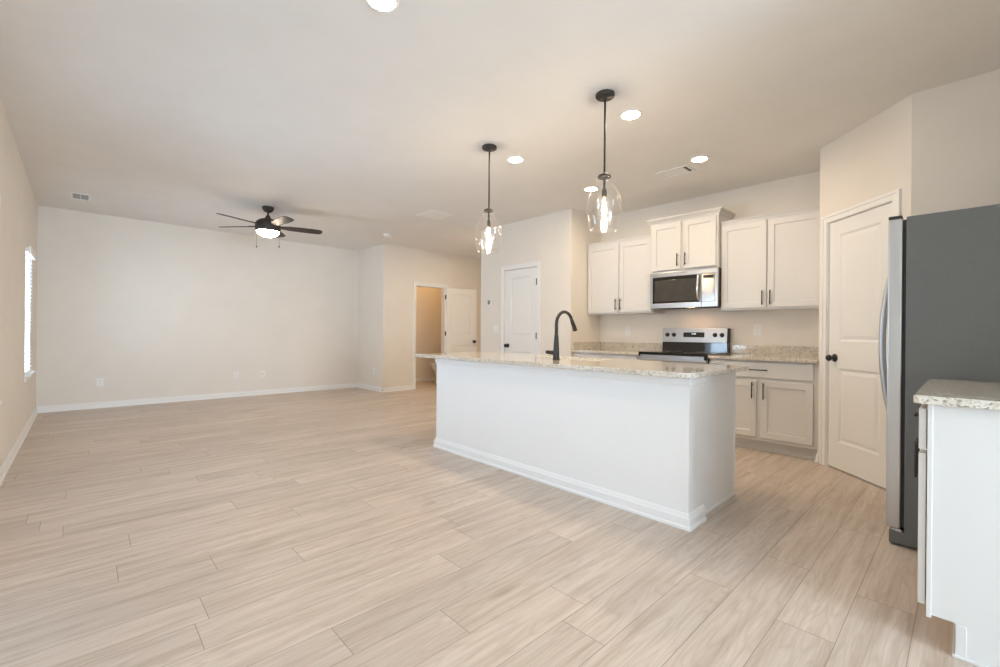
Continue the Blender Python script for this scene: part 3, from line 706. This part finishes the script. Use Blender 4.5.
for i, seg in enumerate(('1', '2', ':', '0', '0')):
    y_ = 2.236 - i * 0.0105
    if seg == ':': b.box((xd - 0.0036, y_ - 0.001, 1.115), (xd - 0.0016, y_ + 0.001, 1.118)); b.box((xd - 0.0036, y_ - 0.001, 1.122), (xd - 0.0016, y_ + 0.001, 1.125)); continue
    segs = {'1': 'bc', '2': 'abged', '0': 'abcdef'}[seg]
    g = {'a': (-.0035, .0035, 1.1265, 1.128), 'd': (-.0035, .0035, 1.112, 1.1135), 'g': (-.0035, .0035, 1.119, 1.1205), 'b': (-.0042, -.0028, 1.120, 1.128), 'c': (-.0042, -.0028, 1.112, 1.120), 'f': (.0028, .0042, 1.120, 1.128), 'e': (.0028, .0042, 1.112, 1.120)}
    for c in segs: y0_, y1_, z0_, z1_ = g[c]; b.box((xd - 0.0036, y_ + y0_, z0_), (xd - 0.0012, y_ + y1_, z1_))
b.build('clock_digits', DIGIT, dp)

# ------------------------------------------------------------------ refrigerator
fr = thing('refrigerator', 'tall refrigerator with dark grey side and stainless doors beside pantry', 'refrigerator', (3.59, -0.12, 0))
FX0, FX1 = 3.138, 4.035
MB().box((FX0, -0.50, 0.012), (FX1, 0.228, 1.735), 0.004).build('cabinet', FRIDGE, fr)
MB().box((FX0 + 0.012, 0.228, 0.10), (FX1 - 0.012, 0.243, 1.722)).build('gasket', RUBBER, fr)
mid = (FX0 + FX1) / 2
for (x0, x1, hx) in ((FX0 + 0.002, mid - 0.003, mid - 0.045), (mid + 0.003, FX1 - 0.002, mid + 0.045)):
    dr = MB().box((x0, 0.243, 0.092), (x1, 0.301, 1.730), 0.006).build('door', STEELV, fr)
    MB().tube([(hx, 0.298 + 0.068 * math.sin(PI * k / 18) ** 0.55, 0.60 + 0.93 * k / 18) for k in range(19)], 0.013, 12).build('handle', STEELV, dr)
MB().box((FX0 + 0.002, 0.205, 0.010), (FX1 - 0.002, 0.288, 0.078), 0.004).build('toe_grille', FRIDGE, fr)
for x_ in (FX0 + 0.03, FX1 - 0.075):
    MB().box((x_ - 0.026, 0.246, 1.730), (x_ + 0.04, 0.300, 1.746), 0.003).build('hinge_cover', RUBBER, fr)
b = MB().box((FX0 + 0.004, 0.235, 0.080), (FX0 + 0.05, 0.285, 0.086), 0.001).tube([(FX0 + 0.014, 0.268, 0.078), (FX0 + 0.014, 0.268, 0.093)], 0.006, 10).box((FX0 + 0.001, 0.240, 0.076), (FX0 + 0.006, 0.262, 0.090), 0.001)
b.build('lower_hinge', CHROME, fr)

# ------------------------------------------------------------------ cabinet and counter at the right edge
rc = thing('base_cabinet', 'white base cabinet with side panel toward us, standing beside the fridge', 'cabinet', (2.65, -0.2, 0))
CX0, CX1, CF = 2.20, 3.10, 0.100
MB().prism([(CX0, -0.50, 0), (CX0, 0.028, 0), (CX0, 0.028, 0.118), (CX0, 0.088, 0.118), (CX0, 0.088, BOT), (CX0, -0.50, BOT)], (CX1 - CX0, 0, 0)).build('carcass', CAB, rc)
MB().box((CX0 - 0.004, 0.086, 0.108), (CX1, CF, BOT), 0.0015).build('face_frame', CAB, rc)
b = MB().box((CX0 - 0.004, 0.0, 0.004), (CX0, 0.026, 0.116), 0.001).box((CX0 - 0.008, -0.50, 0), (CX0, 0.034, 0.012), 0.003).box((CX0, 0.028, 0), (CX1, 0.034, 0.012), 0.002)
b.build('toe_kick', CAB, rc)
shaker(rc, (CX0 + 0.006, CF + 0.003, 0.700), (1, 0, 0), (0, 1, 0), 0.885, 0.146, (0.44, 0.073), (1, 0, 0), 0.16, 'drawer', 0, 0.02)
shaker(rc, (CX0 + 0.006, CF + 0.003, 0.146), (1, 0, 0), (0, 1, 0), 0.432, 0.540, (0.40, 0.53 - 0.095), pl=0.155)
shaker(rc, (CX0 + 0.459, CF + 0.003, 0.146), (1, 0, 0), (0, 1, 0), 0.432, 0.540, (0.032, 0.53 - 0.095), pl=0.155)
tag(slab(rounded(2.168, -0.519, 3.115, 0.136, (0.004, 0.004, 0.004, 0.012), 4), [], BOT, TOP).build('side_countertop', GRANITE), 'short speckled granite countertop in front of the grey fridge side', 'countertop')

# ------------------------------------------------------------------ pendants
def pendant():
    t = thing('pendant_light', 'clear glass pendant nearer the viewer, lit above the island near end', 'pendant lamp', (0, 0, 0), 'glass pendants above the island')
    MB().lathe([(0, C), (0.062, C), (0.064, C - 0.004), (0.064, C - 0.018), (0.060, C - 0.023), (0.012, C - 0.026), (0.010, C - 0.04), (0, C - 0.04)], (0, 0, 0), 32, (0, 0, 1), False).build('canopy', BRONZE, t)
    MB().tube([(0, 0, C - 0.03), (0, 0, 2.19)], 0.0068, 12).build('rod', BRONZE, t)
    MB().lathe([(0, 2.205), (0.012, 2.205), (0.016, 2.196), (0.040, 2.188), (0.046, 2.178), (0.044, 2.172), (0.012, 2.170), (0.0085, 2.165), (0.0085, 2.10), (0.013, 2.095), (0.0165, 2.085), (0.0175, 2.045), (0.013, 2.036), (0, 2.036)], (0, 0, 0), 24, (0, 0, 1), False).build('socket', BRONZE, t)
    g = MB(); prof = [(0.020, 2.174), (0.046, 2.171), (0.055, 2.160), (0.057, 2.148), (0.052, 2.136), (0.052, 2.128), (0.062, 2.116), (0.084, 2.090), (0.104, 2.052), (0.117, 2.005), (0.121, 1.96), (0.118, 1.91), (0.109, 1.862), (0.098, 1.828), (0.093, 1.818), (0.090, 1.815), (0.090, 1.819)]
    g.lathe(prof, (0, 0, 0), 40, (0, 0, 1), False); g.build('glass_shade', PGLASS, t)
    bl = MB().lathe([(0.0125, 2.040), (0.014, 2.028), (0.020, 2.005), (0.028, 1.975), (0.0315, 1.945), (0.027, 1.915), (0.016, 1.897), (0, 1.893)], (0, 0, 0), 24, (0, 0, 1), False).build('bulb', PGLASS, t)
    MB().lathe([(0.0, 2.02), (0.006, 2.015), (0.009, 1.99), (0.0145, 1.965), (0.0145, 1.94), (0.008, 1.918), (0.0, 1.91)], (0, 0, 0), 16, (0, 0, 1), False).build('filament', BULB, bl)
    return t
pd = pendant(); pd.location = (2.587, 1.714, 0)
pd2 = dup(pd, (2.592, 2.898, 0), label='clear glass pendant lit above the island beside the faucet, smaller in view')
for t_ in (pd, pd2): lamp('bulb_light', (0, 0, 1.955), PEND_W, (1.0, 0.80, 0.56), 0.02, t_)

# ------------------------------------------------------------------ recessed downlights
def downlight(loc, label, lens=CANLENS):
    t = thing('recessed_light', label, 'ceiling light', (0, 0, 0), 'round recessed ceiling lights')
    MB().lathe([(0.062, -0.0), (0.065, -0.006), (0.080, -0.005), (0.083, -0.0005), (0.083, 0.0)], (0, 0, 0), 36, (0, 0, 1), False).build('trim_ring', TRIM, t)
    MB().lathe([(0.064, -0.0035), (0.03, -0.0045), (0, -0.005)], (0, 0, 0), 32, (0, 0, 1), False).build('lens', lens, t)
    t.location = (*loc, C); return t
cl = downlight((2.968, 1.742), 'lit recessed ceiling light just behind the nearer glass pendant canopy')
for loc, lb in (((2.962, 2.941), 'lit recessed ceiling light beside the farther pendant canopy'),
                ((4.170, 1.731), 'lit recessed ceiling light next to the kitchen ceiling vent'),
                ((4.170, 2.938), 'lit recessed ceiling light seen beside the glass of the nearer pendant'),
                ((1.068, 2.000), 'lit recessed ceiling light cut by the top edge of the picture')):
    dup(cl, (*loc, C), label=lb)
downlight((5.142, 5.845), 'lit recessed ceiling light far off in the hall, seen through farther pendant', HALLLENS)

# ------------------------------------------------------------------ ceiling fan
fx, fy = 1.78, 6.35
fn = thing('ceiling_fan', 'dark bronze five-blade ceiling fan with lit globe in the living area', 'ceiling fan', (fx, fy, 2.34))
MB().lathe([(0, C), (0.070, C), (0.072, C - 0.01), (0.062, C - 0.045), (0.040, C - 0.068), (0.018, C - 0.075), (0, C - 0.075)], (fx, fy, 0), 28, (0, 0, 1), False).build('canopy', BRONZE, fn)
MB().tube([(fx, fy, C - 0.06), (fx, fy, 2.585)], 0.012, 14).lathe([(0.012, 2.64), (0.026, 2.62), (0.038, 2.595), (0.040, 2.58)], (fx, fy, 0), 20, (0, 0, 1), False).build('downrod', BRONZE, fn)
MB().lathe([(0, 2.588), (0.05, 2.588), (0.10, 2.572), (0.135, 2.545), (0.150, 2.515), (0.153, 2.485), (0.150, 2.440), (0.140, 2.424), (0.134, 2.420), (0, 2.420)], (fx, fy, 0), 40, (0, 0, 1), False).build('motor_housing', BRONZE, fn)
MB().lathe([(0.134, 2.421), (0.133, 2.412), (0.122, 2.390), (0.098, 2.370), (0.062, 2.354), (0.03, 2.347), (0, 2.346)], (fx, fy, 0), 40, (0, 0, 1), False).build('light_globe', FANLENS, fn)
for k in range(5):
    a = math.radians(59 + 72 * k); t = bmesh.new()
    prof = [(0.12, 0.030), (0.20, 0.045), (0.26, 0.062), (0.45, 0.070), (0.59, 0.070), (0.642, 0.062), (0.665, 0.040), (0.67, 0.0)]
    up = [(r, hw) for r, hw in prof]; loop = up + [(r, -hw) for r, hw in reversed(up[:-1])]
    f = t.faces.new([t.verts.new((r, hw, 0)) for r, hw in loop])
    rr = bmesh.ops.extrude_face_region(t, geom=[f]); bmesh.ops.translate(t, vec=(0, 0, 0.008), verts=[g for g in rr['geom'] if isinstance(g, bmesh.types.BMVert)])
    bmesh.ops.recalc_face_normals(t, faces=t.faces)
    m_ = Matrix.Translation((fx, fy, 2.485)) @ Matrix.Rotation(a, 4, 'Z') @ Matrix.Rotation(math.radians(-12), 4, 'X')
    bd = MB().add(t, m_).build('blade', BRONZE, fn)
    t = bmesh.new(); bmesh.ops.create_cube(t, size=1)
    for v in t.verts: v.co = Vector((0.10 + (v.co.x + 0.5) * 0.16, v.co.y * (0.05 if v.co.x > 0 else 0.03), 0.010 + v.co.z * 0.006))
    MB().add(t, m_).build('blade_bracket', BRONZE, bd)
for dx, dy in ((-0.109, 0.100), (0.108, -0.102)):
    MB().tube([(fx + dx, fy + dy, 2.45), (fx + dx, fy + dy, 2.235)], 0.0016, 6).lathe([(0, 2.24), (0.006, 2.236), (0.008, 2.218), (0.004, 2.205), (0, 2.204)], (fx + dx, fy + dy, 0), 10, (0, 0, 1), False).build('pull_chain', BRONZE, fn)
lamp('globe_light', (0, 0, -0.06), FAN_W, (1.0, 0.84, 0.64), 0.08, fn)

# ------------------------------------------------------------------ ceiling and wall fittings
def register(cx, cy, lx, ly, label, dark):
    t = thing('ceiling_vent', label, 'vent', (cx, cy, C), None)
    f = MB(); e = 0.022
    for a in ((-lx / 2, -ly / 2, lx / 2, -ly / 2 + e), (-lx / 2, ly / 2 - e, lx / 2, ly / 2), (-lx / 2, -ly / 2 + e, -lx / 2 + e, ly / 2 - e), (lx / 2 - e, -ly / 2 + e, lx / 2, ly / 2 - e)):
        f.box((cx + a[0], cy + a[1], C - 0.008), (cx + a[2], cy + a[3], C), 0.002)
    f.build('frame', TRIM, t)
    MB().box((cx - lx / 2 + e, cy - ly / 2 + e, C - 0.0015), (cx + lx / 2 - e, cy + ly / 2 - e, C)).build('shade_plate', DARK, t)  # solid dark plate: shade of the duct behind the louvres put in as colour
    l = MB()
    if dark:
        for k in range(9):
            y = cy - ly / 2 + e + (ly - 2 * e) * (k + 0.5) / 9
            l.box((cx - lx / 2 + e, y - 0.002, C - 0.0035), (cx + lx / 2 - e, y + 0.002, C - 0.001))
        l.box((cx - 0.003, cy - ly / 2 + e, C - 0.004), (cx + 0.003, cy + ly / 2 - e, C - 0.002))
    else:
        n_ = 10
        y0_ = cy - ly / 2 + e + 0.035
        l.box((cx - lx / 2 + e, y0_, C - 0.004), (cx + lx / 2 - e, cy + ly / 2 - e, C - 0.0016))
        for k in range(n_):
            y = y0_ + (cy + ly / 2 - e - y0_) * (k + 0.5) / n_
            l.box((cx - lx / 2 + e, y - 0.004, C - 0.007), (cx + lx / 2 - e, y + 0.002, C - 0.003))
    l.build('louvres', TRIM, t)
register(4.325, 2.03, 0.21, 0.32, 'white ceiling register with a dark slot above the kitchen', False)
register(-0.015, 7.51, 0.185, 0.34, 'dark louvred ceiling vent near the left wall of the living area', True)
t = thing('access_panel', 'flush white square panel in the ceiling above the living area', 'ceiling panel', (3.555, 5.105, C))
MB().box((3.365, 4.915, C - 0.006), (3.745, 5.295, C), 0.002).build('frame', TRIM, t)
MB().box((3.392, 4.942, C - 0.0085), (3.718, 5.268, C - 0.005), 0.002).build('panel', TRIM, t)
t = thing('smoke_detector', 'round white smoke detector on the ceiling near the nook corner', 'smoke detector', (3.70, 6.66, C - 0.045))
MB().lathe([(0.0, C), (0.074, C), (0.075, C - 0.012), (0.07, C - 0.016)], (3.70, 6.66, 0), 28, (0, 0, 1), False).build('base', PLAST, t)
MB().lathe([(0.068, C - 0.014), (0.066, C - 0.03), (0.052, C - 0.042), (0.02, C - 0.045), (0, C - 0.045)], (3.70, 6.66, 0), 28, (0, 0, 1), False).build('cover', PLAST, t)

def plate(label, cat, name, loc, rotz, kind, group):   # local: face toward -Y
    t = thing(name, label, cat, (0, 0, 0), group)
    wd = 0.078 if kind != 'double' else 0.122
    MB().box((-wd / 2, -0.006, -0.060), (wd / 2, 0, 0.060), 0.003).build('cover_plate', PLAST, t)
    if kind == 'outlet':
        for zz in (-0.021, 0.021):
            s_ = MB().box((-0.0165, -0.0078, zz - 0.0145), (0.0165, -0.005, zz + 0.0145), 0.003).build('socket', PLAST, t)
            MB().box((-0.0085, -0.0082, zz - 0.004), (-0.006, -0.0076, zz + 0.006)).box((0.006, -0.0082, zz - 0.004), (0.0085, -0.0076, zz + 0.006)).build('slots', GREYP, s_)
    elif kind == 'jack':
        MB().lathe([(0, 0.014), (0.005, 0.013), (0.0055, 0.004), (0.009, 0.004), (0.009, 0.003)], (0, -0.002, 0), 12, (0, -1, 0), False).build('jack', GREYP, t)
    else:
        for xx in ((0,) if kind == 'switch' else (-0.023, 0.023)):
            MB().box((xx - 0.0165, -0.0095, -0.033), (xx + 0.0165, -0.005, 0.033), 0.003).build('rocker', PLAST, t)
    t.location = loc; t.rotation_euler = (0, 0, rotz); return t
gw = 'white outlet plates low on the living area walls'
plate('white wall outlet low on the back wall, nearest the window', 'outlet', 'wall_outlet', (0.199, YB, 0.366), 0, 'outlet', gw)
plate('white wall outlet low on the back wall, left of the cable plate', 'outlet', 'wall_outlet', (1.894, YB, 0.366), 0, 'outlet', gw)
plate('white cable jack plate low on the back wall, nearest the nook', 'wall plate', 'cable_plate', (2.301, YB, 0.366), 0, 'jack', gw)
plate('white wall outlet low on the narrow nook wall', 'outlet', 'wall_outlet', (XN, 7.76, 0.372), -PI / 2, 'outlet', gw)
gk_ = 'outlets above the kitchen backsplash'
plate('white outlet on kitchen wall between the range and pantry', 'outlet', 'wall_outlet', (XK, 1.567, 1.166), -PI / 2, 'outlet', gk_)
plate('white outlet on kitchen wall left of the range under cabinet', 'outlet', 'wall_outlet', (XK, 3.13, 1.150), -PI / 2, 'outlet', gk_)
plate('white double light switch below the thermostat by the closet door', 'light switch', 'light_switch', (XC, 4.985, 1.175), -PI / 2, 'double', None)
t = thing('thermostat', 'white thermostat with grey screen on wall beside the closet door', 'thermostat', (0, 0, 0))
MB().box((-0.062, -0.022, -0.048), (0.062, 0, 0.048), 0.006).build('housing', PLAST, t)
MB().box((-0.048, -0.0235, -0.030), (0.006, -0.021, 0.034), 0.002).build('screen', GREYP, t)
t.location = (XC, 5.125, 1.585); t.rotation_euler = (0, 0, -PI / 2)

# ------------------------------------------------------------------ bathroom: toilet and its lamp
tl = thing('toilet', 'white toilet glimpsed through the open bathroom doorway', 'toilet', (5.83, 8.08, 0))
def oval(cx, cy, a, bq, z, n=28, back=None):
    pts = []
    for k in range(n):
        t_ = 2 * PI * k / n; x = cx + a * math.cos(t_); 
        if back is not None: x = min(x, back)
        pts.append((x, cy + bq * math.sin(t_), z))
    return pts
def loft(rings, caps=True):
    t = bmesh.new(); vs = [[t.verts.new(p) for p in r_] for r_ in rings]; n = len(rings[0])
    for A, B in zip(vs, vs[1:]):
        for k in range(n): t.faces.new((A[k], A[(k + 1) % n], B[(k + 1) % n], B[k]))
    if caps: t.faces.new(vs[0]); t.faces.new(vs[-1])
    bmesh.ops.remove_doubles(t, verts=t.verts, dist=1e-6)
    for f in t.faces: f.smooth = True
    bmesh.ops.recalc_face_normals(t, faces=t.faces)
    return MB().add(t)
ty = 8.08
loft([oval(5.91, ty, 0.24, 0.105, 0), oval(5.91, ty, 0.235, 0.10, 0.02), oval(5.91, ty, 0.20, 0.085, 0.12), oval(5.89, ty, 0.20, 0.10, 0.22), oval(5.85, ty, 0.235, 0.155, 0.32), oval(5.845, ty, 0.25, 0.185, 0.375), oval(5.845, ty, 0.25, 0.185, 0.39)]).build('bowl', CERAM, tl)
loft([oval(5.845, ty, 0.255, 0.19, 0.392), oval(5.845, ty, 0.26, 0.195, 0.40), oval(5.845, ty, 0.255, 0.19, 0.412)]).build('seat', CERAM, tl)
loft([oval(5.847, ty, 0.25, 0.188, 0.413), oval(5.847, ty, 0.255, 0.192, 0.42), oval(5.847, ty, 0.24, 0.18, 0.432)]).build('lid', CERAM, tl)
MB().box((6.05, ty - 0.22, 0.38), (6.25, ty + 0.22, 0.74), 0.02, 3).build('tank', CERAM, tl)
MB().box((6.04, ty - 0.23, 0.74), (6.26, ty + 0.23, 0.775), 0.01, 3).build('tank_lid', CERAM, tl)
MB().tube([(6.045, ty - 0.15, 0.68), (6.025, ty - 0.15, 0.68), (6.023, ty - 0.08, 0.675)], 0.007, 10).build('flush_lever', CHROME, tl)
bt = thing('bathroom_light', 'round white ceiling lamp inside the bathroom', 'ceiling light', (5.3, 8.03, C))
MB().lathe([(0, C), (0.12, C), (0.12, C - 0.02), (0.11, C - 0.02)], (5.3, 8.03, 0), 28, (0, 0, 1), False).build('base', TRIM, bt)
MB().lathe([(0.11, C - 0.018), (0.10, C - 0.05), (0.06, C - 0.075), (0, C - 0.08)], (5.3, 8.03, 0), 28, (0, 0, 1), False).build('shade', emit('bath_shade', (1.0, 0.72, 0.40), 4.0), bt)
lamp('bath_light', (0, 0, -0.14), BATH_W, (1.0, 0.61, 0.27), 0.06, bt)
